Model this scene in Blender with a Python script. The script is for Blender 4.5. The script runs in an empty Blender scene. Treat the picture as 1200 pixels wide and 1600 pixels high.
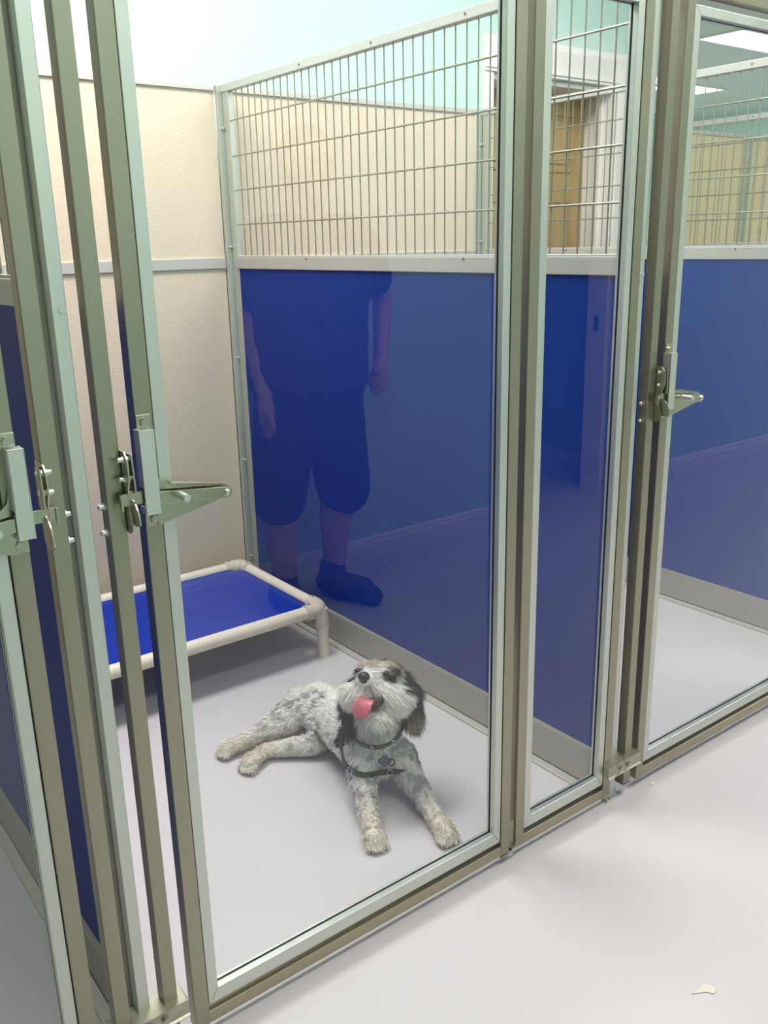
import bpy, bmesh, math, random
from mathutils import Vector, Matrix, noise
from mathutils.bvhtree import BVHTree

random.seed(7)
SC = bpy.context.scene
COL = SC.collection

# ------------------------------------------------------------------ camera
CAM_R = Vector((0.79303, -0.60883, -0.02080))
F_PX = 1406.1
PITCH, ROLL, YAW = 0.290867, -0.021716, 0.648643
fw = Vector((math.sin(YAW)*math.cos(PITCH), math.cos(YAW)*math.cos(PITCH), -math.sin(PITCH)))
r0 = Vector((math.cos(YAW), -math.sin(YAW), 0)); u0 = r0.cross(fw)
cr = math.cos(ROLL)*r0 + math.sin(ROLL)*u0
cu = -math.sin(ROLL)*r0 + math.cos(ROLL)*u0
cam_d = bpy.data.cameras.new('camera'); cam = bpy.data.objects.new('camera', cam_d); COL.objects.link(cam)
cam_d.sensor_fit = 'VERTICAL'; cam_d.sensor_height = 24; cam_d.lens = F_PX/1600*24
cam_d.clip_start = 0.02
M = Matrix((cr, cu, -fw)).transposed().to_4x4(); M.translation = Vector((0, 0, 1.27))
cam.matrix_world = M
SC.camera = cam

# ------------------------------------------------------------------ world, exposure, lights
w = bpy.data.worlds.new('world'); SC.world = w; w.use_nodes = True
w.node_tree.nodes['Background'].inputs[0].default_value = (0.75, 0.85, 0.82, 1)
w.node_tree.nodes['Background'].inputs[1].default_value = 0.02
SC.view_settings.view_transform = 'Standard'; SC.view_settings.look = 'None'
SC.view_settings.exposure = 0.34; SC.view_settings.gamma = 1; SC.view_settings.use_curve_mapping = False

CEIL = 2.74
LAMPS = [  # x, y, size x, size y, watts   (recessed ceiling troffers)
    (0.75, 2.18, 1.2, 0.6, 38),
    (2.45, 1.95, 1.2, 0.6, 22),
    (3.20, 0.30, 1.2, 0.6, 19),
    (1.00, 0.25, 1.2, 0.6, 22),
    (7.25, 4.44, 1.2, 0.42, 52),
    (8.55, 6.17, 1.2, 0.42, 52),
    (5.6, 0.9, 1.2, 0.6, 26),
]

# ------------------------------------------------------------------ helpers
def srgb(r, g, b):
    f = lambda c: (c/255/12.92) if c/255 <= 0.04045 else ((c/255+0.055)/1.055)**2.4
    return (f(r), f(g), f(b), 1)

def new_mat(name):
    m = bpy.data.materials.new(name); m.use_nodes = True
    nt = m.node_tree; return m, nt, nt.nodes['Principled BSDF']

def pmat(name, col, rough=0.5, metal=0.0, bump=0.0, bscale=200, var=0.0, vscale=6, spec=0.5, rvar=0.0, stretch=None, bdist=0.002):
    m, nt, b = new_mat(name)
    b.inputs['Base Color'].default_value = col; b.inputs['Roughness'].default_value = rough
    b.inputs['Metallic'].default_value = metal; b.inputs['Specular IOR Level'].default_value = spec
    tc = nt.nodes.new('ShaderNodeTexCoord'); mp = nt.nodes.new('ShaderNodeMapping')
    nt.links.new(tc.outputs['Object'], mp.inputs[0])
    if stretch: mp.inputs['Scale'].default_value = stretch
    if var > 0:
        n = nt.nodes.new('ShaderNodeTexNoise'); n.inputs['Scale'].default_value = vscale; n.inputs['Detail'].default_value = 5
        nt.links.new(mp.outputs[0], n.inputs[0])
        mx = nt.nodes.new('ShaderNodeMix'); mx.data_type = 'RGBA'
        mx.inputs[6].default_value = tuple(c*(1-var) for c in col[:3])+(1,)
        mx.inputs[7].default_value = tuple(min(1, c*(1+var)) for c in col[:3])+(1,)
        nt.links.new(n.outputs[0], mx.inputs[0]); nt.links.new(mx.outputs[2], b.inputs['Base Color'])
        if rvar > 0:
            mr = nt.nodes.new('ShaderNodeMapRange'); mr.inputs[3].default_value = rough-rvar; mr.inputs[4].default_value = rough+rvar
            mr.inputs[1].default_value = .3; mr.inputs[2].default_value = .7
            nt.links.new(n.outputs[0], mr.inputs[0]); nt.links.new(mr.outputs[0], b.inputs['Roughness'])
    if bump > 0:
        n = nt.nodes.new('ShaderNodeTexNoise'); n.inputs['Scale'].default_value = bscale; n.inputs['Detail'].default_value = 3
        nt.links.new(tc.outputs['Object'], n.inputs[0])
        bp = nt.nodes.new('ShaderNodeBump'); bp.inputs['Strength'].default_value = bump; bp.inputs['Distance'].default_value = bdist
        nt.links.new(n.outputs[0], bp.inputs['Height']); nt.links.new(bp.outputs[0], b.inputs['Normal'])
    return m

M_ = {}
M_['mint'] = pmat('mint_paint', srgb(190, 222, 212), 0.6, bump=.15, bscale=300)
M_['ceil'] = pmat('ceiling_paint', srgb(196, 206, 200), 0.8)
M_['white'] = pmat('white_trim', srgb(238, 234, 230), 0.4)
M_['floor'] = pmat('floor_coating', srgb(201, 194, 197), 0.30, var=.012, vscale=2, bump=.03, bscale=60, spec=.45)
M_['tile'] = pmat('pale_tile', srgb(205, 202, 200), 0.4, var=.16, vscale=5)
M_['beige'] = pmat('beige_sheet', srgb(208, 193, 172), 0.42, bump=.35, bscale=140, spec=.35, bdist=.003)
M_['tan'] = pmat('tan_sheet', srgb(212, 194, 150), 0.42, bump=.35, bscale=140, spec=.35, bdist=.003)
M_['blue'] = pmat('blue_panel', srgb(8, 46, 132), 0.42, bump=.08, bscale=220, spec=.12, bdist=.001)
M_['alu'] = pmat('brushed_aluminium', srgb(206, 208, 200), 0.42, metal=.85, var=.08, vscale=9, rvar=.06, stretch=(1, 1, .25), bump=.08, bscale=150)
M_['steel'] = pmat('stainless_tube', srgb(160, 155, 137), 0.38, metal=.9, var=.14, vscale=8, rvar=.08, stretch=(1, 1, .22), bump=.08, bscale=150)
M_['steelx'] = pmat('stainless_rail', srgb(168, 161, 138), 0.36, metal=.9, var=.16, vscale=8, rvar=.08, stretch=(.3, 1, 1), bump=.08, bscale=150)
M_['channel'] = pmat('grey_channel', srgb(168, 164, 156), 0.5, metal=.5, var=.08, vscale=7, stretch=(1, .3, 1))
M_['rail'] = pmat('rail_aluminium', srgb(196, 192, 186), 0.5, metal=.45, var=.06, vscale=7, stretch=(1, .3, 1))
M_['clamp'] = pmat('clamp_steel', srgb(176, 172, 156), 0.42, metal=.9, var=.12, vscale=20)
M_['wire'] = pmat('galvanised_wire', srgb(170, 165, 148), 0.35, metal=.8)
M_['bolt'] = pmat('bright_bolt', srgb(205, 205, 198), 0.22, metal=1)
M_['plate'] = pmat('latch_plate', srgb(178, 174, 156), 0.25, metal=.95, var=.08, vscale=30)
M_['gasket'] = pmat('dark_gasket', srgb(62, 66, 68), 0.5)
M_['pvc'] = pmat('cream_pvc', srgb(222, 210, 194), 0.38, var=.03, vscale=60)
M_['pvc2'] = pmat('taupe_pvc_fitting', srgb(203, 190, 177), 0.45)
M_['vinyl'] = pmat('blue_vinyl', srgb(3, 44, 150), 0.45, bump=.12, bscale=400, spec=.16)
M_['door'] = pmat('ochre_door', srgb(180, 152, 100), 0.5, var=.08, vscale=4, stretch=(6, 1, .6))
M_['chip'] = pmat('white_chip', srgb(222, 212, 196), 0.6)
M_['scuff'] = pmat('grey_scuff', srgb(95, 95, 85), 0.6)

def glass_mat():
    m = bpy.data.materials.new('clear_glazing'); m.use_nodes = True; nt = m.node_tree; nt.nodes.clear()
    o = nt.nodes.new('ShaderNodeOutputMaterial'); mix = nt.nodes.new('ShaderNodeMixShader')
    t = nt.nodes.new('ShaderNodeBsdfTransparent'); t.inputs[0].default_value = (0.968, 0.984, 0.980, 1)
    g = nt.nodes.new('ShaderNodeBsdfGlossy'); g.inputs['Roughness'].default_value = 0.0; g.inputs[0].default_value = (1, 1, 1, 1)
    lw = nt.nodes.new('ShaderNodeLayerWeight'); lw.inputs[0].default_value = 0.5
    p = nt.nodes.new('ShaderNodeMath'); p.operation = 'POWER'; p.inputs[1].default_value = 5
    a = nt.nodes.new('ShaderNodeMath'); a.operation = 'MULTIPLY_ADD'; a.inputs[1].default_value = .95; a.inputs[2].default_value = .033
    nt.links.new(lw.outputs['Facing'], p.inputs[0]); nt.links.new(p.outputs[0], a.inputs[0])
    nt.links.new(a.outputs[0], mix.inputs[0]); nt.links.new(t.outputs[0], mix.inputs[1]); nt.links.new(g.outputs[0], mix.inputs[2])
    nt.links.new(mix.outputs[0], o.inputs[0]); return m
M_['glass'] = glass_mat()

def emis(name, col, s):
    m = bpy.data.materials.new(name); m.use_nodes = True; nt = m.node_tree; nt.nodes.clear()
    o = nt.nodes.new('ShaderNodeOutputMaterial'); e = nt.nodes.new('ShaderNodeEmission')
    e.inputs[0].default_value = col; e.inputs[1].default_value = s; nt.links.new(e.outputs[0], o.inputs[0]); return m
M_['lamp'] = emis('lamp_diffuser', (1, .98, .93, 1), 2.2)

def tag(o, label=None, cat=None, group=None, kind=None):
    if label: o['label'] = label
    if cat: o['category'] = cat
    if group: o['group'] = group
    if kind: o['kind'] = kind
    return o

def empty(name, loc=(0, 0, 0)):
    o = bpy.data.objects.new(name, None); COL.objects.link(o); o.location = loc; o.empty_display_size = .05
    return o

class MB:
    def __init__(s): s.v = []; s.f = []
    def add(s, vs, fs):
        n = len(s.v); s.v += [tuple(v) for v in vs]; s.f += [tuple(i+n for i in f) for f in fs]; return s
    def box(s, x0, x1, y0, y1, z0, z1):
        vs = [(x, y, z) for x in (x0, x1) for y in (y0, y1) for z in (z0, z1)]
        return s.add(vs, [(0, 1, 3, 2), (4, 6, 7, 5), (0, 4, 5, 1), (2, 3, 7, 6), (0, 2, 6, 4), (1, 5, 7, 3)])
    def cyl(s, p0, p1, r, n=12, r1=None, cap=True):
        p0 = Vector(p0); p1 = Vector(p1); d = (p1-p0).normalized(); r1 = r if r1 is None else r1
        a = d.orthogonal().normalized(); b = d.cross(a)
        vs = []
        for p, q in ((p0, r), (p1, r1)):
            for i in range(n):
                t = 2*math.pi*i/n; vs.append(p+q*(math.cos(t)*a+math.sin(t)*b))
        fs = [(i, (i+1) % n, n+(i+1) % n, n+i) for i in range(n)]
        if cap: fs += [tuple(range(n-1, -1, -1)), tuple(range(n, 2*n))]
        return s.add(vs, fs)
    def tube(s, pts, r, n=10, closed=False):
        pts = [Vector(p) for p in pts]; m = len(pts); vs = []; prev = None
        for i, p in enumerate(pts):
            if closed: d = pts[(i+1) % m]-pts[i-1]
            else: d = pts[min(i+1, m-1)]-pts[max(i-1, 0)]
            d.normalize()
            a = (prev - d*prev.dot(d)).normalized() if prev is not None else d.orthogonal().normalized()
            prev = a; b = d.cross(a); rr = r[i] if isinstance(r, (list, tuple)) else r
            for k in range(n):
                t = 2*math.pi*k/n; vs.append(p+rr*(math.cos(t)*a+math.sin(t)*b))
        fs = []
        for i in range(m if closed else m-1):
            j = (i+1) % m
            for k in range(n): fs.append((i*n+k, i*n+(k+1) % n, j*n+(k+1) % n, j*n+k))
        if not closed: fs += [tuple(range(n-1, -1, -1)), tuple(range((m-1)*n, m*n))]
        return s.add(vs, fs)
    def prism_xz(s, poly, y0, y1):   # polygon in the x-z plane, extruded along y
        n = len(poly); vs = [(x, y0, z) for x, z in poly]+[(x, y1, z) for x, z in poly]
        return s.add(vs, [tuple(range(n)), tuple(range(2*n-1, n-1, -1))]+[(i, n+i, n+(i+1) % n, (i+1) % n) for i in range(n)])
    def prism_yz(s, poly, x0, x1):
        n = len(poly); vs = [(x0, y, z) for y, z in poly]+[(x1, y, z) for y, z in poly]
        return s.add(vs, [tuple(range(n)), tuple(range(2*n-1, n-1, -1))]+[(i, n+i, n+(i+1) % n, (i+1) % n) for i in range(n)])
    def sphere(s, c, r, n=12, sc=(1, 1, 1), half=None):
        c = Vector(c); vs = []; fs = []; m = max(4, n//2)
        for i in range(m+1):
            ph = math.pi*i/m
            for k in range(n):
                t = 2*math.pi*k/n
                vs.append(c+Vector((r*sc[0]*math.sin(ph)*math.cos(t), r*sc[1]*math.sin(ph)*math.sin(t), r*sc[2]*math.cos(ph))))
        for i in range(m):
            for k in range(n): fs.append((i*n+k, i*n+(k+1) % n, (i+1)*n+(k+1) % n, (i+1)*n+k))
        return s.add(vs, fs)
    def build(s, name, mat, parent=None, smooth=False, bevel=0, fix=True):
        me = bpy.data.meshes.new(name)
        off = Vector(parent_off(parent)) if parent else Vector((0, 0, 0))
        me.from_pydata([tuple(Vector(v)-off) for v in s.v], [], s.f)
        if fix:
            bm = bmesh.new(); bm.from_mesh(me); bmesh.ops.remove_doubles(bm, verts=bm.verts, dist=1e-6)
            bmesh.ops.recalc_face_normals(bm, faces=bm.faces); bm.to_mesh(me); bm.free()
        me.materials.append(mat)
        o = bpy.data.objects.new(name, me); COL.objects.link(o)
        if parent: o.parent = parent
        if smooth:
            for p in me.polygons: p.use_smooth = True
            if smooth == 'auto':
                md = None
                try: me.set_sharp_from_angle(angle=math.radians(40))
                except Exception: pass
        if bevel:
            b = o.modifiers.new('bevel', 'BEVEL'); b.width = bevel; b.segments = 2; b.limit_method = 'ANGLE'
        return o

def parent_off(p):
    o = Vector((0, 0, 0))
    while p is not None: o += p.location; p = p.parent
    return o

def copy_tree(o, parent=None, dx=0):
    c = o.copy(); COL.objects.link(c); c.parent = parent
    if parent is None: c.location = o.location + Vector((dx, 0, 0))
    for ch in [k for k in bpy.data.objects if k.parent == o]: copy_tree(ch, c)
    return c

# ------------------------------------------------------------------ room shell
OY = -0.575          # aisle wall behind the camera
WY = 3.00            # mint wall behind the runs
def struct(name, mb, mat, parent=None, bevel=0):
    o = mb.build(name, mat, parent, bevel=bevel); 
    if parent is None: o['kind'] = 'structure'
    return o
struct('floor', MB().box(-4, 11.2, -4, 8.2, -.1, 0), M_['floor'])
struct('ceiling', MB().box(-4, 11.2, -4, 8.2, CEIL, CEIL+.1), M_['ceil'])
DX0, DX1, DZ = 2.885, 3.70, 1.94
struct('wall_back', MB().box(-4, DX0, WY, WY+.2, 0, CEIL).box(DX1, 4.0, WY, WY+.2, 0, CEIL).box(DX0, DX1, WY, WY+.2, DZ, CEIL)
       .box(DX0-.2, DX1+.2, WY+.201, WY+.3, 0, DZ+.1), M_['mint'])
struct('wall_recess', MB().box(3.9, 4.0, WY+.2, 8.0, 0, CEIL), M_['mint'])
struct('wall_far', MB().box(4.0, 11.0, 8.0, 8.1, 0, CEIL), M_['mint'])
struct('wall_right', MB().box(11.0, 11.1, -4, 8.1, 0, CEIL), M_['mint'])
struct('wall_left', MB().box(-3.6, -3.5, -4, 3.2, 0, CEIL), M_['mint'])
# aisle wall with the open doorway
OX0, OX1, OZ = 2.98, 3.60, 2.03
struct('wall_front', MB().box(-3.5, OX0, OY-.12, OY, 0, CEIL).box(OX1, 11.0, OY-.12, OY, 0, CEIL).box(OX0, OX1, OY-.12, OY, OZ, CEIL), M_['mint'])
struct('wall_side', MB().box(3.92, 4.02, -3.9, OY-.12, 0, CEIL).box(-3.5, 3.92, -4, -3.9, 0, CEIL), M_['mint'])
struct('trim_1', MB().box(3.90, 3.92, -3.9, OY-.12, 0, .1), M_['white'])
struct('trim_2', MB().box(OX0, 3.9, -3.8, OY-.12, 0.0, .006), M_['tile'])
def bb(mb, x0, x1):
    mb.prism_yz([(OY, 0), (OY+.016, 0), (OY+.016, .062), (OY+.011, .07), (OY+.011, .082), (OY+.004, .092), (OY, .092)], x0, x1)
m = MB(); bb(m, -3.5, OX0-.09); bb(m, OX1+.10, 11.0)
struct('baseboard_front', m, M_['white'])
# doorway casing on the aisle wall with a dark strike plate
c = MB().box(OX1, OX1+.10, OY, OY+.018, 0, OZ+.1).box(OX0-.09, OX0, OY, OY+.018, 0, OZ+.1).box(OX0, OX1, OY, OY+.018, OZ, OZ+.1)
c.box(OX1-.02, OX1, OY-.12, OY, 0, OZ).box(OX0, OX0+.02, OY-.12, OY, 0, OZ)
cs = struct('door_2', c, M_['white'], bevel=.003)
sp = MB().box(OX1-.0215, OX1-.02, OY-.075, OY-.045, .83, .90).build('strike_plate', M_['scuff'], cs)
# ochre six panel door in its white casing at the back wall
d1 = empty('door_1', (3.29, WY+.17, 0)); d1['kind'] = 'structure'
mb = MB().box(DX0, DX1, WY+.165, WY+.199, 0.005, DZ)
dw = DX1-DX0
for (a0, a1) in ((.13, .45), (.55, .87)):
    for (b0, b1) in ((.12, .78), (.98, 1.45), (1.58, 1.84)):
        x0 = DX0+a0*dw; x1 = DX0+a1*dw
        for k, (i, yy) in enumerate(((0, .158), (.022, .162))):
            t = .012 if k == 0 else .0
            if k == 0:
                mb.box(x0, x1, WY+yy, WY+.166, b0, b0+t).box(x0, x1, WY+yy, WY+.166, b1-t, b1)
                mb.box(x0, x0+t, WY+yy, WY+.166, b0, b1).box(x1-t, x1, WY+yy, WY+.166, b0, b1)
            else:
                mb.box(x0+.035, x1-.035, WY+.157, WY+.166, b0+.035, b1-.035)
mb.build('door_slab', M_['door'], d1, bevel=.002)
MB().box(DX0-.055, DX0, WY-.02, WY, 0, DZ+.005).box(DX1, DX1+.10, WY-.02, WY, 0, DZ+.005).box(DX0-.055, DX1+.10, WY-.02, WY, DZ+.004, DZ+.145)\
    .box(DX0-.055, DX1+.10, WY-.028, WY-.02, DZ+.004, DZ+.016).box(DX0-.055, DX1+.10, WY-.034, WY-.02, DZ+.0165, DZ+.024).build('door_casing', M_['white'], d1, bevel=.002)
MB().box(DX1-.02, DX1, WY, WY+.199, 0, DZ).box(DX1-.035, DX1-.02, WY+.05, WY+.09, 0, DZ).box(DX0, DX0+.02, WY, WY+.199, 0, DZ).box(DX0, DX1, WY, WY+.199, DZ-.02, DZ).build('door_jamb', M_['white'], d1, bevel=.002)
MB().sphere((DX0+.07, WY+.11, .95), .028, 14).cyl((DX0+.07, WY+.165, .95), (DX0+.07, WY+.12, .95), .012).build('door_knob', M_['bolt'], d1, smooth=True)

# ceiling troffers
lab = ['white recessed ceiling troffer near the back wall over the raised bed', 'white recessed ceiling troffer over the run to the right of the dog',
       'white recessed ceiling troffer over the aisle before the second run',
       'white recessed ceiling troffer over the aisle in front of the dog\'s gate', 'lit ceiling troffer seen highest through the right hand gate',
       'lit ceiling troffer seen lower and farther off through the right hand gate', 'white recessed ceiling troffer over the far aisle on the right']
for i, (x, y, sx, sy, wt) in enumerate(LAMPS):
    t = empty('ceiling_light', (x, y, CEIL)); tag(t, lab[i], 'ceiling light', 'ceiling troffers')
    f = MB()
    for (a0, a1, b0, b1) in ((-sx/2, sx/2, -sy/2, -sy/2+.02), (-sx/2, sx/2, sy/2-.02, sy/2), (-sx/2, -sx/2+.02, -sy/2, sy/2), (sx/2-.02, sx/2, -sy/2, sy/2)):
        f.box(x+a0, x+a1, y+b0, y+b1, CEIL-.014, CEIL)
    f.build('light_frame', M_['white'], t)
    MB().box(x-sx/2+.015, x+sx/2-.015, y-sy/2+.015, y+sy/2-.015, CEIL-.006, CEIL-.001).build('diffuser', M_['lamp'], t)
    ld = bpy.data.lights.new('troffer_light', 'AREA'); ld.shape = 'RECTANGLE'; ld.size = sx-.04; ld.size_y = sy-.04; ld.energy = wt
    ld.color = (1, .945, .925) if y < 1 else (1, .985, .965); lo = bpy.data.objects.new('troffer_light', ld); COL.objects.link(lo); lo.location = (0, 0, -.02); lo.parent = t

# ------------------------------------------------------------------ kennel runs
YF = 1.144           # front face of the gates
YB = 2.85            # front face of the rear panels
TOPZ = 1.768
PB = [0.3755, 1.5305, 2.6855, 3.8405]   # partition positions

def add_bolts(parent, pts, name='bolt', d=(0, -1, 0), r=.0055):
    for p in pts:
        p = Vector(p); dd = Vector(d)
        MB().cyl(p, p+dd*.003, r, 6).cyl(p+dd*.003, p+dd*.007, r*.8, 10).sphere(p+dd*.007, r*.75, 10).build(name, M_['bolt'], parent, smooth='auto')

def make_partition(px, label):
    t = empty('kennel_partition', (px, 2.0, 0)); tag(t, label, 'partition')
    MB().box(px-.003, px+.009, 1.20, 2.80, .03, 1.20).build('blue_panel', M_['blue'], t)
    MB().box(px-.009, px+.015, 1.18, 2.80, 1.196, 1.233).box(px-.004, px+.010, 1.18, 2.80, 1.233, 1.238).build('middle_rail', M_['rail'], t, bevel=.0012)
    MB().box(px-.009, px+.015, 1.158, 2.835, 1.745, TOPZ).build('top_rail', M_['rail'], t, bevel=.0012)
    MB().box(px-.011, px+.017, 1.18, 2.83, .009, .103).prism_yz([(1.18, .103), (2.83, .103), (2.83, .106), (1.18, .106)], px-.0085, px+.0145).build('bottom_channel', M_['channel'], t, bevel=.001)
    MB().box(px-.034, px-.011, 1.17, 2.83, 0, .007).box(px+.017, px+.036, 1.17, 2.83, 0, .007).build('floor_ledge', M_['rail'], t, bevel=.0015)
    g = MB()
    y = 1.2110
    while y < 2.80:
        g.cyl((px+.004, y, 1.236), (px+.004, y, 1.747), .0021, 6, cap=False); y += .0386
    for z in (1.337, 1.4445, 1.550, 1.658): g.cyl((px-.0005, 1.19, z), (px-.0005, 2.80, z), .0025, 6, cap=False)
    g.build('wire_mesh', M_['wire'], t, smooth=True)
    MB().box(px-.009, px+.010, 1.156, 1.180, .004, TOPZ).build('front_post', M_['alu'], t, bevel=.0012)
    MB().box(px-.014, px+.016, 1.181, 1.198, .03, 1.76).build('front_channel', M_['channel'], t, bevel=.001)
    MB().box(px-.026, px+.028, 1.144, 1.182, 0, .005).box(px-.026, px-.0235, 1.144, 1.182, .005, .009).box(px-.012, px-.0095, 1.146, 1.182, .005, .009).build('foot_plate', M_['alu'], t, bevel=.0008)
    rp = MB().box(px-.022, px+.002, 2.832, YB, 0, TOPZ).box(px+.002, px+.022, 2.828, YB, 0, TOPZ).box(px-.006, px+.012, 2.79, 2.83, .03, 1.75).build('rear_post', M_['alu'], t, bevel=.0015)
    for z in (1.642, 1.272, .901, .535, .168):
        add_bolts(rp, [(px-.012, 2.832, z-.006), (px+.006, 2.828, z+.012)], r=.0048)
    rv = MB()
    for (yy, zz) in ((2.36, 1.757), (2.02, 1.757), (1.667, 1.757), (2.367, 1.228), (1.669, 1.228)):
        rv.cyl((px-.009, yy, zz), (px-.0105, yy, zz), .0032, 8)
    rv.build('rivets', M_['scuff'], t)
    # countersunk screw and scuff marks on the front post
    MB().cyl((px+.004, 1.156, 1.198), (px+.004, 1.1545, 1.198), .005, 12).cyl((px+.004, 1.1545, 1.198), (px+.004, 1.1542, 1.198), .0032, 8).build('screw', M_['bolt'], t)
    return t
make_partition(PB[0], 'blue lower panel and wire mesh partition behind the crowded gate posts at left')
make_partition(PB[1], 'blue lower panel and wire mesh partition directly behind the dog')
make_partition(PB[2], 'blue lower panel and wire mesh partition seen through the right hand gate')
make_partition(PB[3], 'farthest mesh partition, only its top showing past the right hand gate')

def back_panel(x0, x1, label, sheet='beige'):
    t = empty('kennel_back_wall', ((x0+x1)/2, YB, 0)); tag(t, label, 'wall panel', 'panels closing the backs of the runs')
    MB().box(x0, x1, YB+.003, YB+.015, .02, 1.20).build('lower_sheet', M_[sheet], t)
    MB().box(x0, x1, YB+.003, YB+.015, 1.20, 1.76).build('upper_sheet', M_[sheet], t)
    MB().box(x0, x1, YB-.004, YB+.022, 1.197, 1.232).build('middle_rail', M_['rail'], t, bevel=.001)
    MB().box(x0, x1, YB-.004, YB+.022, 1.751, TOPZ).build('cap_rail', M_['rail'], t, bevel=.001)
    MB().box(x0, x1, YB-.002, YB+.020, 0, .05).build('bottom_rail', M_['rail'], t, bevel=.001)
    return t
back_panel(-.78, PB[0]-.023, 'textured beige rear panel glimpsed between the posts at far left')
back_panel(PB[0]+.023, PB[1]-.023, 'textured beige rear panel behind the raised dog bed')
back_panel(PB[1]+.023, PB[2]-.023, 'textured beige rear panel seen through the wire mesh behind the dog')
back_panel(PB[3]+.023, 4.575, 'tan rear panel seen through the right gate, left of its rear post', 'tan')
back_panel(4.62, 6.2, 'tan rear panel at the right picture edge, beyond the rear post', 'tan')
rp = MB().box(4.577, 4.618, YB-.02, YB+.02, 0, TOPZ).build('metal_post', M_['alu'], bevel=.0015)
tag(rp, 'aluminium rear post with bolts between beige panels, seen through the right gate', 'post')
for z in (1.642, 1.272, .901, .535, .168): add_bolts(rp, [(4.59, YB-.02, z-.006), (4.605, YB-.02, z+.012)])

# --- framed gates
def framed(name, x0, x1, parent, z0=.022, z1=1.736, gl=(.025, .019)):
    """outer steel tubes, inner aluminium glazing stop, glass; x0..x1 outer width"""
    tw = .0250
    for (a, b) in ((x0, x0+tw), (x1-tw, x1)):
        MB().box(a, b, YF, YF+.025, z0, z1).build('stile', M_['steel'], parent, bevel=.0015)
    for (a, b) in ((z0, z0+.0235), (z1-.0275, z1)):
        MB().box(x0+tw-.0005, x1-tw+.0005, YF+.0008, YF+.0245, a, b).build('cross_tube', M_['steelx'], parent, bevel=.0012)
    a0, a1 = x0+tw+.0015, x1-tw-.0015; b0, b1 = .058, 1.690; s = .0185; sb = .026; stp = .018
    yf = YF+.002; ya = YF+.0150; yb = YF+.0185; ye = YF+.0248
    for poly in ([(a0, b0), (a0+s, b0+sb), (a0+s, b1-stp), (a0, b1)], [(a1, b0), (a1, b1), (a1-s, b1-stp), (a1-s, b0+sb)],
                 [(a0, b0), (a1, b0), (a1-s, b0+sb), (a0+s, b0+sb)], [(a0, b1), (a0+s, b1-stp), (a1-s, b1-stp), (a1, b1)]):
        cx = sum(p[0] for p in poly)/4; cz = sum(p[1] for p in poly)/4; hz = poly[1][1]-poly[0][1] < .001 or abs(poly[2][1]-poly[1][1]) < .001
        pl = [(x+(.0003 if x < cx else -.0003)*hz, z+(.0003 if z < cz else -.0003)*(not hz)) for x, z in poly]
        MB().prism_xz(pl, yf, ya).prism_xz(pl, yb, ye).build('glazing_stop', M_['alu'], parent, bevel=.0012)
    gk = MB()
    g0, g1, h0, h1 = a0+s-.002, a1-s+.002, b0+sb-.002, b1-stp+.002
    for (p, q, r_, t_) in ((g0-.01, g0, h0, h1), (g1, g1+.01, h0, h1), (g0, g1, h0-.01, h0), (g0, g1, h1, h1+.01)):
        gk.box(p, q, ya+.0002, yb-.0002, r_, t_)
    e = .0022
    for yy in ((ya-.0025, ya), (yb, yb+.0025)):
        gk.box(g0-.001, g0+.0018, yy[0], yy[1], h0, h1).box(g1-.0018, g1+.001, yy[0], yy[1], h0, h1)
        gk.box(g0, g1, yy[0], yy[1], h0-.001, h0+.0018).box(g0, g1, yy[0], yy[1], h1-.0018, h1+.001)
    gk.build('gasket', M_['gasket'], parent)
    MB().box(g0+.0001, g1-.0001, ya+.0012, yb-.0012, h0+.0001, h1-.0001).build('glass_pane', M_['glass'], parent)

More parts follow.
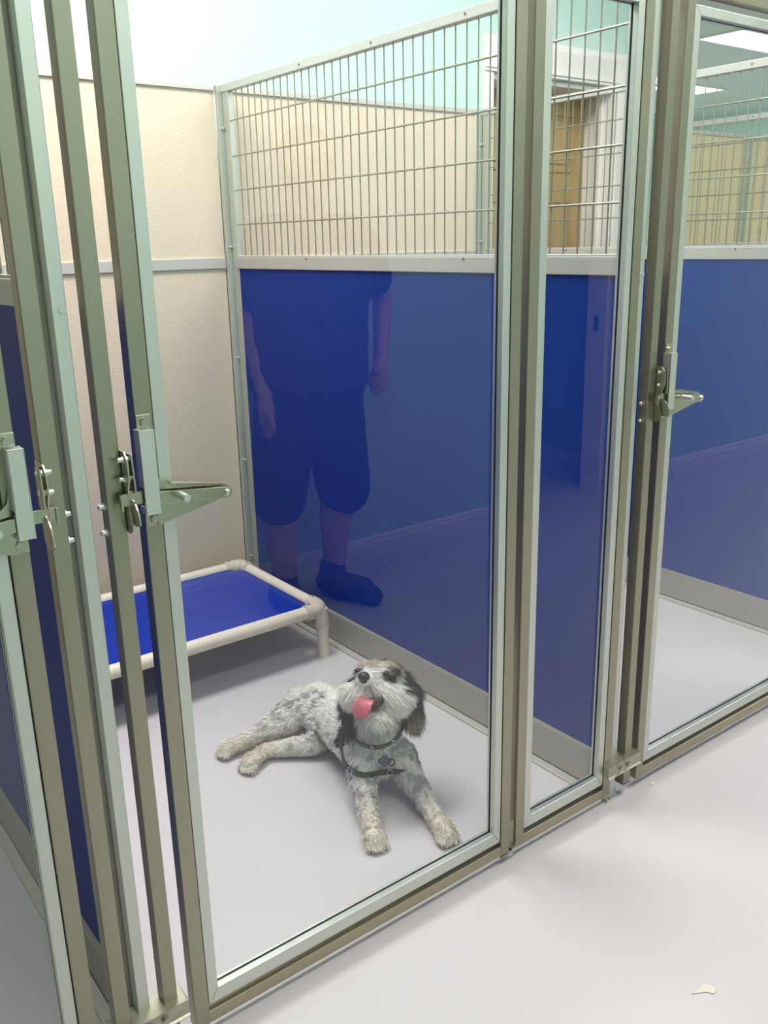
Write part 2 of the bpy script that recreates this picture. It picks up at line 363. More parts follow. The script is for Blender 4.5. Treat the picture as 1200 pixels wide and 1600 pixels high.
def latch(gate, xe, s):
    """slide latch on the gate stile whose outer edge is xe; s=+1 handle points to +x"""
    X = lambda d: xe+s*d
    def bx(mb, d0, d1, y0, y1, z0, z1): a, b = sorted((X(d0), X(d1))); return mb.box(a, b, y0, y1, z0, z1)
    for (za, zb, xb, zz) in ((1.034, 1.0565, .011, 1.0456), (.901, .9235, .0125, .9115)):
        br = bx(MB(), 0, .0205, YF-.0025, YF, za, zb).build('latch_bracket', M_['plate'], gate, bevel=.001)
        MB().cyl((X(xb), YF-.0025, zz), (X(xb), YF-.0032, zz), .0075, 16).cyl((X(xb), YF-.003, zz), (X(xb), YF-.0070, zz), .0062, 6).build('hex_bolt', M_['plate'], br, bevel=.0006)
    ch = MB(); bx(ch, -.0045, .0162, YF-.020, YF-.018, .9225, 1.0385)
    bx(ch, -.0045, -.0028, YF-.020, YF, .9600, 1.0385); bx(ch, .0145, .0162, YF-.020, YF, .9600, 1.0385); bx(ch, -.0045, .0162, YF-.020, YF, 1.0368, 1.0385)
    bx(ch, -.0045, -.0028, YF-.020, YF, .9225, .9330); bx(ch, .0145, .0162, YF-.020, YF, .9225, .9300)
    ch.build('latch_channel', M_['alu'], gate, bevel=.0006)
    tri = [(.0165, .985), (.021, .9690), (.030, .9610), (.036, .9586), (.122, .9424), (.1305, .9370), (.1305, .9280), (.123, .9225), (.0165, .901)]
    tp = MB().prism_xz([(X(a), b) for a, b in tri], YF-.0055, YF-.003)
    n = Vector((X(.122)-X(.036), 0, .9424-.9586))
    tp.add([(X(.036), YF-.016, .9586), (X(.122), YF-.008, .9424), (X(.122), YF-.003, .9424), (X(.036), YF-.003, .9586),
            (X(.036), YF-.016, .9602), (X(.122), YF-.008, .9440), (X(.122), YF-.003, .9440), (X(.036), YF-.003, .9602)],
           [(0, 1, 2, 3), (7, 6, 5, 4), (0, 4, 5, 1), (1, 5, 6, 2), (2, 6, 7, 3), (3, 7, 4, 0)])
    plate = tp.build('latch_plate', M_['plate'], gate, bevel=.0004)
    lev = [(.016, .9515), (.119, .9400), (.1265, .9370), (.1285, .9310), (.1250, .9250), (.1180, .9235), (.016, .9335)]
    lv = MB().prism_xz([(X(a), b) for a, b in lev], YF-.0160, YF-.0120)
    bx(lv, -.0375, .0165, YF-.0135, YF-.0105, .9385, .9560); bx(lv, -.0375, -.0340, YF-.017, YF-.0135, .9330, .9560)
    lever = lv.build('latch_lever', M_['plate'], gate, bevel=.0006)
    MB().cyl((X(.0445), YF-.0135, .9430), (X(.0445), YF-.044, .9430), .0055, 18).cyl((X(.0445), YF-.044, .9430), (X(.0445), YF-.0455, .9430), .0048, 18).build('lever_knob', M_['alu'], lever, smooth='auto')
    MB().cyl((X(.1185), YF-.003, .9325), (X(.1185), YF-.017, .9325), .0062, 6).sphere((X(.1185), YF-.017, .9325), .0050, 12).build('pivot_bolt', M_['bolt'], lever, smooth='auto')

def make_gate(x0, x1, label, s):
    g = empty('glass_gate', ((x0+x1)/2, YF, 0)); tag(g, label, 'gate', 'glazed kennel gates')
    framed('gate', x0, x1, g)
    latch(g, x0 if s > 0 else x1, s)
    return g
gate1 = make_gate(0.4545, 1.1825, 'large glazed gate in front of the dog, latch on its left stile', 1)
gate2 = make_gate(1.6085, 2.3365, 'glazed gate at the right picture edge in front of the empty run', 1)
gate0 = make_gate(-.4305, 0.2975, 'glazed gate cut off at the far left with its latch handle pointing left', -1)

pn = empty('fixed_glass_panel', (1.356, YF, 0)); tag(pn, 'narrow fixed glazed panel between the dog\'s gate and the partition', 'glass panel')
framed('panel', 1.2005, 1.5115, pn)
# hinge hook between gate and fixed panel
hk = MB().box(1.1835, 1.1995, YF+.004, YF+.008, .030, .092).box(1.1845, 1.1995, YF-.006, YF+.022, .030, .0325)
hk.prism_xz([(1.158, .0165), (1.178, .0165), (1.192, .022), (1.200, .033), (1.200, .037), (1.190, .0265), (1.178, .0205), (1.158, .0205)], YF-.001, YF+.020)
hk = hk.build('hinge_bracket', M_['steel'], bevel=.0008); tag(hk, 'small steel hinge bracket under the gap between the dog\'s gate and narrow panel', 'hinge')
hk2 = MB().box(1.1835, 1.1995, YF+.004, YF+.022, 1.70, 1.725).box(1.16, 1.215, YF+.002, YF+.022, 1.7315, 1.735).build('hinge_bracket', M_['steel'], bevel=.0008)
tag(hk2, 'steel hinge bracket bridging the top corners of the dog\'s gate and narrow panel', 'hinge')

def catch_post(x0, s, label):
    """square tube with the latch keeper; s=+1: keeper on the +x side. x0 is the tube's -x face"""
    x1 = x0+.0235
    t = empty('catch_post', (x0+.012, YF, 0)); tag(t, label, 'post', 'catch posts')
    MB().box(x0, x1, YF, YF+.025, .027, 1.775).build('square_tube', M_['steel'], t, bevel=.0015)
    MB().box(x0-.0003, x1+.0003, YF-.0003, YF+.0253, .0262, .0285).build('end_cap', M_['gasket'], t)
    face = x1 if s > 0 else x0
    X = lambda d: face+s*d
    def bx(mb, d0, d1, y0, y1, z0, z1): a, b = sorted((X(d0), X(d1))); return mb.box(a, b, y0, y1, z0, z1)
    k = MB()
    def yz(poly, d0, d1):
        a, b = sorted((X(d0), X(d1))); k.prism_yz(poly, a, b)
    yz([(YF+.018, .905), (YF-.006, .897), (YF-.020, .905), (YF-.012, .930), (YF-.016, .962), (YF-.022, .975), (YF-.022, .990), (YF-.020, 1.004), (YF-.012, 1.013), (YF+.018, 1.013)], .0003, .0028)
    bx(k, .0028, .0095, YF-.004, YF-.002, .956, 1.009)
    yz([(YF-.024, .957), (YF-.003, .957), (YF-.003, 1.009), (YF-.020, 1.009)], .0072, .0095)
    keeper = k.build('keeper_plate', M_['plate'], t, bevel=.0004)
    q = MB(); pts = [(YF-.004, .9485)]
    for i in range(11):
        a = math.pi*.5*i/10
        pts.append((YF-.004-.030*math.sin(a*.98+.03), .9485-.034*(1-math.cos(a))))
    pts += [(YF-.020, .9100), (YF-.004, .9120)]
    a, b = sorted((X(.0050), X(.0075))); q.prism_yz(pts, a, b)
    q.build('keeper_cam', M_['plate'], t, bevel=.0004)
    add_bolts(keeper, [(X(.0003), YF-.011, 1.002), (X(.0003), YF-.011, .976)], 'acorn_nut', d=(-s, 0, 0), r=.0050)
    add_bolts(keeper, [(X(.0028), YF-.011, 1.002), (X(.0028), YF-.011, .976)], 'acorn_nut', d=(s, 0, 0), r=.0045)
    back = x0 if s > 0 else x1
    add_bolts(t, [(back, YF+.011, .9376), (back, YF+.011, .9012)], 'acorn_nut', d=(-s, 0, 0), r=.0055)
    return t
catch_post(.4045, 1, 'steel catch post left of the dog\'s gate, its keeper taking that gate\'s latch')
catch_post(.3255, -1, 'steel catch post nearest the far left gate, with keeper facing left')
catch_post(1.5610, 1, 'steel catch post ending above the floor left of the right hand gate')

def clamp(xc, label):
    t = empty('post_clamp', (xc, YF, .09)); tag(t, label, 'clamp', 'clamps tying the post feet together')
    x0, x1 = xc-.0585, xc+.0650
    if xc > 1: x0 = xc-.046; x1 = xc+.0715
    c = MB().box(x0, x1, YF-.0135, YF-.0105, .082, .1085).box(x0, x1, YF-.012, YF+.030, .1065, .1085)
    c.box(x0, x0+.002, YF-.0135, YF+.0, .082, .1085).box(x1-.002, x1, YF-.0135, YF+.012, .082, .1085)
    c.prism_yz([(YF-.0135, .082), (YF-.0175, .079), (YF-.0165, .077), (YF-.0105, .080)], x0, x1)
    c.build('clamp_channel', M_['clamp'], t, bevel=.0012)
    for bx_ in (xc-.003, xc+.0235):
        MB().cyl((bx_, YF-.0135, .0945), (bx_, YF-.0142, .0945), .0078, 16).cyl((bx_, YF-.014, .0945), (bx_, YF-.0205, .0945), .0064, 6).build('hex_bolt', M_['plate'], t, bevel=.0006)
    c2 = MB().box(x0, x1, YF-.0135, YF-.0105, 1.735, 1.7625).box(x0, x1, YF-.012, YF+.012, 1.7605, 1.7625).build('top_clamp_channel', M_['clamp'], t, bevel=.0012)
clamp(PB[0], 'aluminium clamp with hex bolt across the post feet at bottom left')
clamp(PB[1], 'aluminium clamp with two hex bolts across the post feet beside the narrow panel')

# ------------------------------------------------------------------ raised dog bed
bed = empty('raised_dog_bed', (.95, 2.5, 0)); tag(bed, 'raised dog bed of cream pipes with a blue vinyl top', 'dog bed')
BX0, BX1, BY0, BY1, BZ, BR = .455, 1.437, 2.235, 2.760, .162, .0205
def rail(p, q): MB().cyl(p, q, BR, 24).build('rail', M_['pvc'], bed, smooth='auto')
rail((BX0+.03, BY0, BZ), (BX1-.03, BY0, BZ)); rail((BX0+.03, BY1, BZ), (BX1-.03, BY1, BZ))
rail((BX0, BY0+.03, BZ), (BX0, BY1-.03, BZ)); rail((BX1, BY0+.03, BZ), (BX1, BY1-.03, BZ))
for x, sx in ((BX0, 1), (BX1, -1)):
    for y, sy in ((BY0, 1), (BY1, -1)):
        MB().cyl((x, y, .001), (x, y, BZ-.055), .0195, 22).cyl((x, y, 0), (x, y, .006), .021, 22).build('leg', M_['pvc'], bed, smooth='auto')
        r2 = .0255
        arc = [(x+sx*.062, y, BZ), (x+sx*.030, y, BZ)]
        for k in range(1, 6):
            a = math.pi/2*k/6; arc.append((x+sx*.030*(1-math.sin(a)), y+sy*.030*(1-math.cos(a)), BZ))
        arc += [(x, y+sy*.030, BZ), (x, y+sy*.062, BZ)]
        e = MB().tube(arc, r2, 20).cyl((x+sx*.004, y+sy*.004, BZ), (x, y, BZ-.062), r2*.96, 20).build('corner_fitting', M_['pvc2'], bed, smooth='auto')
        MB().cyl((x+sx*.047, y, BZ+.0255), (x+sx*.047, y, BZ+.0275), .0035, 10).build('screw', M_['scuff'], e)
        MB().cyl((x, y+sy*.047, BZ+.0255), (x, y+sy*.047, BZ+.0275), .0035, 10).build('screw', M_['scuff'], e)
v = MB(); NX, NY = 24, 14
x0, x1, y0, y1 = BX0+.012, BX1-.012, BY0+.012, BY1-.012
top = []
for j in range(NY+1):
    for i in range(NX+1):
        u_, w_ = i/NX, j/NY
        cx = min(u_, 1-u_)*(x1-x0); cy = min(w_, 1-w_)*(y1-y0)
        sag = -.006*math.sin(math.pi*u_)*math.sin(math.pi*w_)
        top.append((x0+(x1-x0)*u_, y0+(y1-y0)*w_, BZ+.004+sag))
n0 = len(top); fs = []
for j in range(NY):
    for i in range(NX):
        a = j*(NX+1)+i
        if (i in (0, NX-1)) and (j in (0, NY-1)): continue
        fs.append((a, a+1, a+NX+2, a+NX+1))
v.add(top, fs)
vo = v.build('vinyl_top', M_['vinyl'], bed, smooth=True); so = vo.modifiers.new('s', 'SOLIDIFY'); so.thickness = .003
MB().box(BX1-.06, BX1-.04, BY0+.02, BY0+.03, BZ-.028, BZ-.018).build('bracket_screw', M_['bolt'], bed)

# ------------------------------------------------------------------ organic bodies: capsules -> one remeshed surface
def capsules(caps, voxel=.005, smooth_it=6, subdiv=0):
    mb = MB()
    for (p, q, r0_, r1_, *sc) in caps:
        p = Vector(p); q = Vector(q); d = q-p
        n = 18
        mb.sphere(p, r0_, n, sc[0] if sc else (1, 1, 1))
        if d.length > 1e-5:
            mb.cyl(p, q, r0_, n, r1_); mb.sphere(q, r1_, n)
    me = bpy.data.meshes.new('tmp'); me.from_pydata([tuple(v) for v in mb.v], [], mb.f)
    bm = bmesh.new(); bm.from_mesh(me); bmesh.ops.remove_doubles(bm, verts=bm.verts, dist=1e-7); bmesh.ops.recalc_face_normals(bm, faces=bm.faces); bm.to_mesh(me); bm.free()
    o = bpy.data.objects.new('tmp', me); COL.objects.link(o)
    rm = o.modifiers.new('r', 'REMESH'); rm.mode = 'VOXEL'; rm.voxel_size = voxel
    sm = o.modifiers.new('s', 'SMOOTH'); sm.iterations = smooth_it; sm.factor = .6
    dg = bpy.context.evaluated_depsgraph_get(); dg.update()
    out = bpy.data.meshes.new_from_object(o.evaluated_get(dg))
    bpy.data.objects.remove(o); 
    return out

def mesh_to_obj(me, name, mat, parent):
    off = parent_off(parent)
    me.transform(Matrix.Translation(-off)); me.name = name
    me.materials.clear(); me.materials.append(mat)
    for p in me.polygons: p.use_smooth = True
    o = bpy.data.objects.new(name, me); COL.objects.link(o); o.parent = parent
    return o

# ------------------------------------------------------------------ the dog
DOG = empty('dog', (1.10, 1.62, 0)); tag(DOG, 'fluffy grey and white dog with black ears lying on the kennel floor, tongue out', 'dog')
V = Vector
HC = V((1.120, 1.508, .272))                      # middle of the head
hr = cr; hd = (V((0, 0, 1.27))-HC).normalized()   # the dog looks up at whoever stands in the aisle
hu = (hr.cross(-hd)).normalized(); hu = hu if hu.z > 0 else -hu
def H(a, b, c): return HC + hr*a + hu*b + hd*c
S = dict(hip=((1.155, 1.835, .080), .062), loin=((1.150, 1.74, .092), .060), ribs=((1.138, 1.63, .096), .065), chest=((1.118, 1.535, .105), .064),
         neckb=((1.112, 1.515, .170), .052), neck=((1.115, 1.515, .222), .050),
         shL=((1.076, 1.522, .100), .038), elL=((1.050, 1.488, .050), .028), wrL=((1.010, 1.405, .026), .0185), pawL=((.988, 1.362, .023), .0225),
         shR=((1.158, 1.492, .100), .038), elR=((1.160, 1.440, .052), .028), wrR=((1.142, 1.350, .026), .0185), pawR=((1.120, 1.280, .023), .0225),
         thF=((1.115, 1.865, .076), .052), knF=((1.060, 1.86, .060), .040), hoF=((.975, 1.885, .034), .018), paF=((.912, 1.895, .024), .0205),
         thN=((1.135, 1.775, .055), .040), knN=((1.090, 1.752, .032), .027), hoN=((.985, 1.822, .024), .0165), paN=((.925, 1.800, .023), .0200))
P = {k: V(a[0]) for k, a in S.items()}; Rr = {k: a[1] for k, a in S.items()}
CH = [('hip', 'loin'), ('loin', 'ribs'), ('ribs', 'chest'), ('chest', 'neckb'), ('neckb', 'neck'), ('chest', 'shL'), ('shL', 'elL'), ('elL', 'wrL'), ('wrL', 'pawL'),
      ('chest', 'shR'), ('shR', 'elR'), ('elR', 'wrR'), ('wrR', 'pawR'), ('hip', 'thF'), ('thF', 'knF'), ('knF', 'hoF'), ('hoF', 'paF'),
      ('hip', 'thN'), ('thN', 'knN'), ('knN', 'hoN'), ('hoN', 'paN')]
caps = [(P[a], P[b], Rr[a], Rr[b]) for a, b in CH]
# toes
def toes(c, d, r, n=4, spread=.013):
    d = V(d).normalized(); sd = V((-d.y, d.x, 0))
    for i in range(n):
        o = (i-(n-1)/2)
        caps.append((c+sd*o*spread+V((0, 0, -.004)), c+d*(.022-abs(o)*.004)+sd*o*spread*1.05+V((0, 0, -.011)), r*.9, r))
toes(P['pawL'], (-.3, -1, 0), .0090, 4, .0115); toes(P['pawR'], (-.15, -1, 0), .0090, 4, .0115)
toes(P['paF'], (-1, .05, 0), .0082, 4, .0105); toes(P['paN'], (-1, -.45, 0), .0082, 4, .0105)
head_caps = [
    (H(.008, .014, -.012), H(.008, .014, -.012), .052, .052),                  # skull
    (P['neck'], H(.006, -.01, -.02), .048, .046),
    (H(-.004, .014, .020), H(-.032, .024, .064), .034, .022),                    # muzzle
    (H(-.030, .008, .055), H(-.062, -.004, .036), .024, .022),                   # left lip
    (H(-.015, .004, .052), H(.030, -.018, .030), .026, .028),                    # right lip / cheek
    (H(.040, -.012, .015), H(.040, -.012, .015), .030, .030),
    (H(-.052, -.002, .020), H(-.052, -.002, .020), .026, .026),
    (H(.010, -.044, .020), H(-.006, -.056, .048), .024, .016),                   # lower jaw
    (H(.012, .040, .018), H(-.030, .044, .022), .022, .020),                     # brow
]
ear_caps = [(H(.046, .032, -.012), H(.068, .000, -.012), .018, .022), (H(.068, .000, -.012), H(.076, -.062, -.008), .022, .018),
            (H(-.050, .020, -.030), H(-.066, -.020, -.030), .018, .022), (H(-.066, -.020, -.030), H(-.062, -.072, -.025), .022, .016)]
caps += head_caps + ear_caps
body_me = capsules(caps, .0045, 5)

def lerp(a, b, t): return tuple(a[i]+(b[i]-a[i])*t for i in range(3))
WHT = (.93, .89, .85); CRM = (.93, .86, .76); GRY = (.36, .35, .37); DRK = (.030, .028, .030); TAN = (.46, .35, .24); LGR = (.84, .82, .80); PNK = (.68, .48, .42)
def sm(x, a, b):
    t = max(0, min(1, (x-a)/(b-a))); return t*t*(3-2*t)
def segd(p, a, b):
    ab = b-a; t = max(0, min(1, (p-a).dot(ab)/max(ab.length_squared, 1e-9))); return (p-(a+ab*t)).length, t
EARS = [(c[0], c[1]) for c in ear_caps]
def headness(p):
    return (p-HC).length
def dog_color(p):
    n1 = noise.noise((p+noise.noise_vector(p*60)*.012)*34+V((3.1, 1.7, 5.2))); n2 = noise.noise(p*70); n3 = noise.noise(p*12+V((9, 2, 4)))
    l = p-HC; a, b, c = l.dot(hr), l.dot(hu), l.dot(hd)
    inhead = l.length < .115 and (b > -.075)
    de = min(segd(p, *e)[0] for e in EARS)
    dn = segd(p, P['chest'], P['neck'])[0]
    if inhead or de < .03:
        if de < .030 and (a > .052 or a < -.048) and c < .03:
            if b < -.035 and a > .05: return lerp(DRK, TAN, .5*sm(n2, -.1, .3)+.15)
            return DRK
        if c < .008 and b > -.02: return lerp(DRK, GRY, .15*sm(n2, 0, .4))           # back of skull
        col = WHT
        # eye patches
        for (ea, eb) in ((.019, .041), (-.060, .050)):
            d = math.hypot((a-ea)*.8, (b-eb)*1.25)
            if d < .022: col = lerp(DRK, col, sm(d, .015, .022))
        if b > .052: 
            col = lerp(col, TAN, sm(b, .050, .060)*.85)
            if abs(a+.010) < .004: col = WHT
        if a > .03 and b > -.005: col = lerp(col, LGR, .7); 
        if a > .045 and b > .0: col = DRK
        if b < -.035: col = lerp(WHT, CRM, .25)
        # tear and mouth stains
        if math.hypot(a+.022, (b-.004)) < .014: col = lerp(col, (.28, .19, .12), .6)
        return lerp(col, CRM, .25*sm(n1, 0, .5))
    # distance to paws
    dp = min((p-P[k]).length for k in ('pawL', 'pawR', 'paF', 'paN'))
    leg = min(segd(p, P[x], P[y])[0] for x, y in (('elL', 'wrL'), ('wrL', 'pawL'), ('elR', 'wrR'), ('wrR', 'pawR'), ('knF', 'hoF'), ('hoF', 'paF'), ('knN', 'hoN'), ('hoN', 'paN')))
    if leg < .036:
        base = lerp(CRM, WHT, sm(dp, .01, .16))
        g = sm(n1+.3*n2, .14, .40)*sm(dp, .06, .13)*.6
        return lerp(base, GRY, g)
    base = WHT
    if dn < .075 and p.z > .06: base = lerp(LGR, WHT, .25+.5*sm(n3, -.2, .3))
    g = sm(n1+.4*n3+.35*n2, .12, .46)*.70
    col = lerp(base, GRY, g)
    # black patch behind the near shoulder and on the back
    for q, r_ in ((V((1.058, 1.585, .168)), .048), (V((1.072, 1.600, .125)), .030), (V((1.15, 1.90, .135)), .028), (V((1.165, 1.62, .19)), .05)):
        d = (p-q).length + n2*.012
        if d < r_: col = lerp(DRK, col, sm(d, r_*.75, r_))
    # bare pinkish belly
    d = (p-V((1.095, 1.715, .055))).length
    if d < .04: col = lerp(PNK, col, sm(d, .02, .04))
    return col

def fur_mat():
    m, nt, b = new_mat('dog_fur'); at = nt.nodes.new('ShaderNodeAttribute'); at.attribute_name = 'fur'
    nt.links.new(at.outputs['Color'], b.inputs['Base Color']); b.inputs['Roughness'].default_value = .75
    b.inputs['Specular IOR Level'].default_value = .25
    tr = nt.nodes.new('ShaderNodeBsdfTranslucent'); nt.links.new(at.outputs['Color'], tr.inputs[0]); mx = nt.nodes.new('ShaderNodeMixShader'); mx.inputs[0].default_value = .22
    nt.links.new(b.outputs[0], mx.inputs[1]); nt.links.new(tr.outputs[0], mx.inputs[2]); nt.links.new(mx.outputs[0], nt.nodes['Material Output'].inputs[0])
    return m
FUR = fur_mat()
body = mesh_to_obj(body_me, 'body', FUR, DOG)
doff = parent_off(DOG)
ca = body_me.color_attributes.new('fur', 'FLOAT_COLOR', 'POINT')
for i, vv in enumerate(body_me.vertices):
    c = dog_color(vv.co+doff); ca.data[i].color = (c[0], c[1], c[2], 1)
bvh = BVHTree.FromPolygons([v.co+doff for v in body_me.vertices], [tuple(p.vertices) for p in body_me.polygons])

def fur_dir(p):
    de = min(segd(p, *e)[0] for e in EARS); l = p-HC
    if de < .03: return V((0, 0, -1))+hr*(.25 if l.dot(hr) > 0 else -.15)
    if l.length < .10:
        a, b = l.dot(hr), l.dot(hu)
        # hair parts away from the nose, beard falls down
        nose = V((-.036, .034)); dx, dy = a-nose.x, b-nose.y
        return hr*dx*14 + hu*(dy*10-.55) - hd*.35
    best = None
    for x, y in CH:
        d, t = segd(p, P[x], P[y])
        d -= (Rr[x]*(1-t)+Rr[y]*t)
        if best is None or d < best[0]: best = (d, (P[y]-P[x]).normalized(), x, y)
    d = best[1]
    if best[2] in ('hip', 'loin', 'ribs', 'chest', 'neckb') and best[3] in ('loin', 'ribs', 'chest', 'neckb', 'neck'): d = -d + V((0, 0, -.5))
    return d

def make_fur(N):
    me = body_me; tris = []; areas = []
    vs = [v.co+doff for v in me.vertices]
    for p in me.polygons:
        c = p.center+doff
        if (c - V((0, 0, 1.27))).dot(p.normal) > .6*(c-V((0, 0, 1.27))).length and False: continue
        hd_ = (c-HC).length
        wgt = 2.1 if hd_ < .1 else 1.0
        tris.append(p); areas.append(p.area*wgt)
    chosen = random.choices(tris, weights=areas, k=N)
    V_, F_, C_ = [], [], []
    for p in chosen:
        q = [vs[i] for i in p.vertices]
        r1, r2 = random.random(), random.random()
        if len(q) == 4:
            o = q[0]*(1-r1)*(1-r2)+q[1]*r1*(1-r2)+q[2]*r1*r2+q[3]*(1-r1)*r2
        else:
            if r1+r2 > 1: r1, r2 = 1-r1, 1-r2
            o = q[0]+(q[1]-q[0])*r1+(q[2]-q[0])*r2
        n = p.normal
        l = o-HC; hdist = l.length; a, b, c_ = l.dot(hr), l.dot(hu), l.dot(hd)
        de = min(segd(o, *e)[0] for e in EARS)
        d = fur_dir(o); d = d - n*d.dot(n)*.9
        if d.length > 1e-4: d.normalize()
        nz = noise.noise_vector(o*75+V((2, 7, 1)))
        L = .012; curl = .75; lift = .60
        if de < .03: L = .034; curl = .22; lift = .22
        elif hdist < .10:
            L = .027 if b < .02 else .018; curl = .25; lift = .38
            if (o-H(-.036, .034, .083)).length < .022: L = .005; lift = .2
            if ((a+.013)/.022)**2+((b+.017)/.023)**2 < 1 and c_ > .03: continue
            if math.hypot(a-.014, b-.041) < .010: L = .004
            if b > .045: L = .026; lift = .5
        elif o.z < .05 and hdist > .2: L = .0085; curl = .8
        L *= random.uniform(.7, 1.25)
        dd = (d+n*lift+nz*curl+V((random.gauss(0, .12), random.gauss(0, .12), random.gauss(0, .12)))).normalized()
        p1 = o+dd*L*.55
        d2 = (dd+nz*curl*.7+d*.4+V((0, 0, -.35 if de < .03 or hdist < .1 else -.1))).normalized()
        p2 = p1+d2*L*.5
        if p1.z < .002: p1.z = .002
        if p2.z < .002: p2.z = .002
        sd = dd.cross(n+V((random.gauss(0, .3), random.gauss(0, .3), random.gauss(0, .3)))).normalized()
        w0 = .0009 if de > .03 and hdist > .1 else .0007
        k = len(V_)
        if (sd.cross(dd)).dot(n) < 0: sd = -sd
        V_ += [o-sd*w0, o+sd*w0, p1-sd*w0*.8, p1+sd*w0*.8, p2]
        F_ += [(k, k+1, k+3, k+2), (k+2, k+3, k+4)]
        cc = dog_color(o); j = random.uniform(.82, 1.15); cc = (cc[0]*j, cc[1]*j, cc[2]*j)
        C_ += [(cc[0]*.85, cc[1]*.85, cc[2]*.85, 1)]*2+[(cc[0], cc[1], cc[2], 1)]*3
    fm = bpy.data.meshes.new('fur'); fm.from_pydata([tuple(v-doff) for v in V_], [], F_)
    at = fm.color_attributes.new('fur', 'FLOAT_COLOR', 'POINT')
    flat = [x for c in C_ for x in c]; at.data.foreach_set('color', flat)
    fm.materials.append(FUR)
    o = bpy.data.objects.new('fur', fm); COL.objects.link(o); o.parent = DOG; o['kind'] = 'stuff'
make_fur(90000)

# face details
M_['nose'] = pmat('dog_nose', srgb(24, 22, 23), .32, bump=.4, bscale=500)
M_['tongue'] = pmat('dog_tongue', srgb(196, 92, 108), .38, bump=.2, bscale=300, var=.08, vscale=60)
M_['eye'] = pmat('dog_eye', srgb(14, 10, 9), .05)
M_['mouth'] = pmat('dog_mouth', srgb(52, 26, 26), .4)
M_['strap'] = pmat('black_strap', srgb(22, 22, 25), .55, bump=.3, bscale=900)
nz = MB()
def ell(mb, c, ra, rb, rc, n=16):
    vs = []; m_ = n//2; base = len(mb.v)
    for i in range(m_+1):
        ph = math.pi*i/m_
        for k in range(n):
            t = 2*math.pi*k/n
            vs.append(c+hr*ra*math.sin(ph)*math.cos(t)+hu*rb*math.sin(ph)*math.sin(t)+hd*rc*math.cos(ph))
    fs = [(i*n+k, i*n+(k+1) % n, (i+1)*n+(k+1) % n, (i+1)*n+k) for i in range(m_) for k in range(n)]
    mb.add(vs, fs); return mb
ell(nz, H(-.036, .034, .084), .0138, .0115, .010); ell(nz, H(-.036, .027, .082), .009, .009, .008)
nz.build('nose', M_['nose'], DOG, smooth=True)
ns = MB(); ell(ns, H(-.0415, .0315, .0925), .0026, .0020, .0015, 8); ell(ns, H(-.0300, .0315, .0925), .0026, .0020, .0015, 8)
ns.build('nostrils', M_['mouth'], DOG, smooth=True)
for (a, b, c) in ((.014, .041, .0470), (-.051, .047, .033)):
    e = MB(); ell(e, H(a, b, c), .0078, .0078, .0078); e.build('eye', M_['eye'], DOG, smooth=True)
mo = MB(); ell(mo, H(-.013, -.015, .062), .023, .023, .018); mo.build('mouth', M_['mouth'], DOG, smooth=True)
# tongue: a cupped flattened strip curling over the lower lip
tg = MB(); path = [H(-.020, -.012, .058), H(-.026, -.014, .074), H(-.034, -.020, .084), H(-.040, -.032, .088), H(-.045, -.045, .087), H(-.048, -.056, .083)]
wd = [.013, .0165, .0190, .0200, .0185, .0080]; K = 8; vs = []
for i, p in enumerate(path):
    d = (path[min(i+1, 5)]-path[max(i-1, 0)]).normalized(); sd = (hr*.95-hu*.3); sd = (sd-d*sd.dot(d)).normalized(); nn = sd.cross(d).normalized()
    if nn.dot(hd) < 0: nn = -nn
    for k in range(K+1):
        t = k/K*2-1; vs.append(p+sd*t*wd[i]+nn*(.0035*t*t))
fs = [(i*(K+1)+k, i*(K+1)+k+1, (i+1)*(K+1)+k+1, (i+1)*(K+1)+k) for i in range(5) for k in range(K)]
tg.add(vs, fs); to = tg.build('tongue', M_['tongue'], DOG, smooth=True)
so = to.modifiers.new('s', 'SOLIDIFY'); so.thickness = .005; so.offset = 0
sb = to.modifiers.new('b', 'SUBSURF'); sb.levels = 1; sb.render_levels = 2

def strap(name, centre, normal, width, off, parent, up=None, rmax=.2):
    centre = V(centre); nrm = V(normal).normalized(); a = nrm.orthogonal().normalized(); b = nrm.cross(a); N = 72; ring = []
    for i in range(N):
        t = 2*math.pi*i/N; d = a*math.cos(t)+b*math.sin(t)
        h = bvh.ray_cast(centre+d*rmax, -d, rmax*1.0)
        r = min((h[0]-centre).length if h[0] is not None else .06, rmax*.80)
        ring.append((d, r))
    rs = [r for _, r in ring]
    for _ in range(6): rs = [(rs[i-1]+rs[i]*2+rs[(i+1) % N])/4 for i in range(N)]
    vs = []; fs = []
    for i, (d, _) in enumerate(ring):
        for (oo, ww) in ((off, -1), (off+.003, -1), (off+.003, 1), (off, 1)):
            vs.append(centre+d*(rs[i]+oo)+nrm*ww*width/2)
    for i in range(N):
        j = (i+1) % N
        for k in range(4): fs.append((i*4+k, i*4+(k+1) % 4, j*4+(k+1) % 4, j*4+k))
    o = MB().add(vs, fs).build(name, M_['strap'], parent, smooth='auto')
    return o, [(centre+d*(rs[i]+off+.003), d) for i, (d, _) in enumerate(ring)], nrm
camp = V((0, 0, 1.27))
def facing_pts(pts):   # the point of the ring turned most to the aisle
    return max(pts, key=lambda q: q[1].dot((camp-q[0]).normalized()))
col_o, cp, cn = strap('collar', H(.006, -.078, -.030), (-.28, -.30, .88), .013, .0115, DOG, rmax=.09)
har_o, hp, hn = strap('harness', (1.115, 1.520, .105), (.05, -.22, .95), .015, .0125, DOG, rmax=.105)
q, d = facing_pts(cp)
def loop(mb, c, ax, up_, r, t=.0012):
    mb.tube([c+ax*math.cos(k/16*6.283)*r+up_*math.sin(k/16*6.283)*r for k in range(16)], t, 6, closed=True)
tgm = MB(); dn = V((0, 0, -1)); side = cr
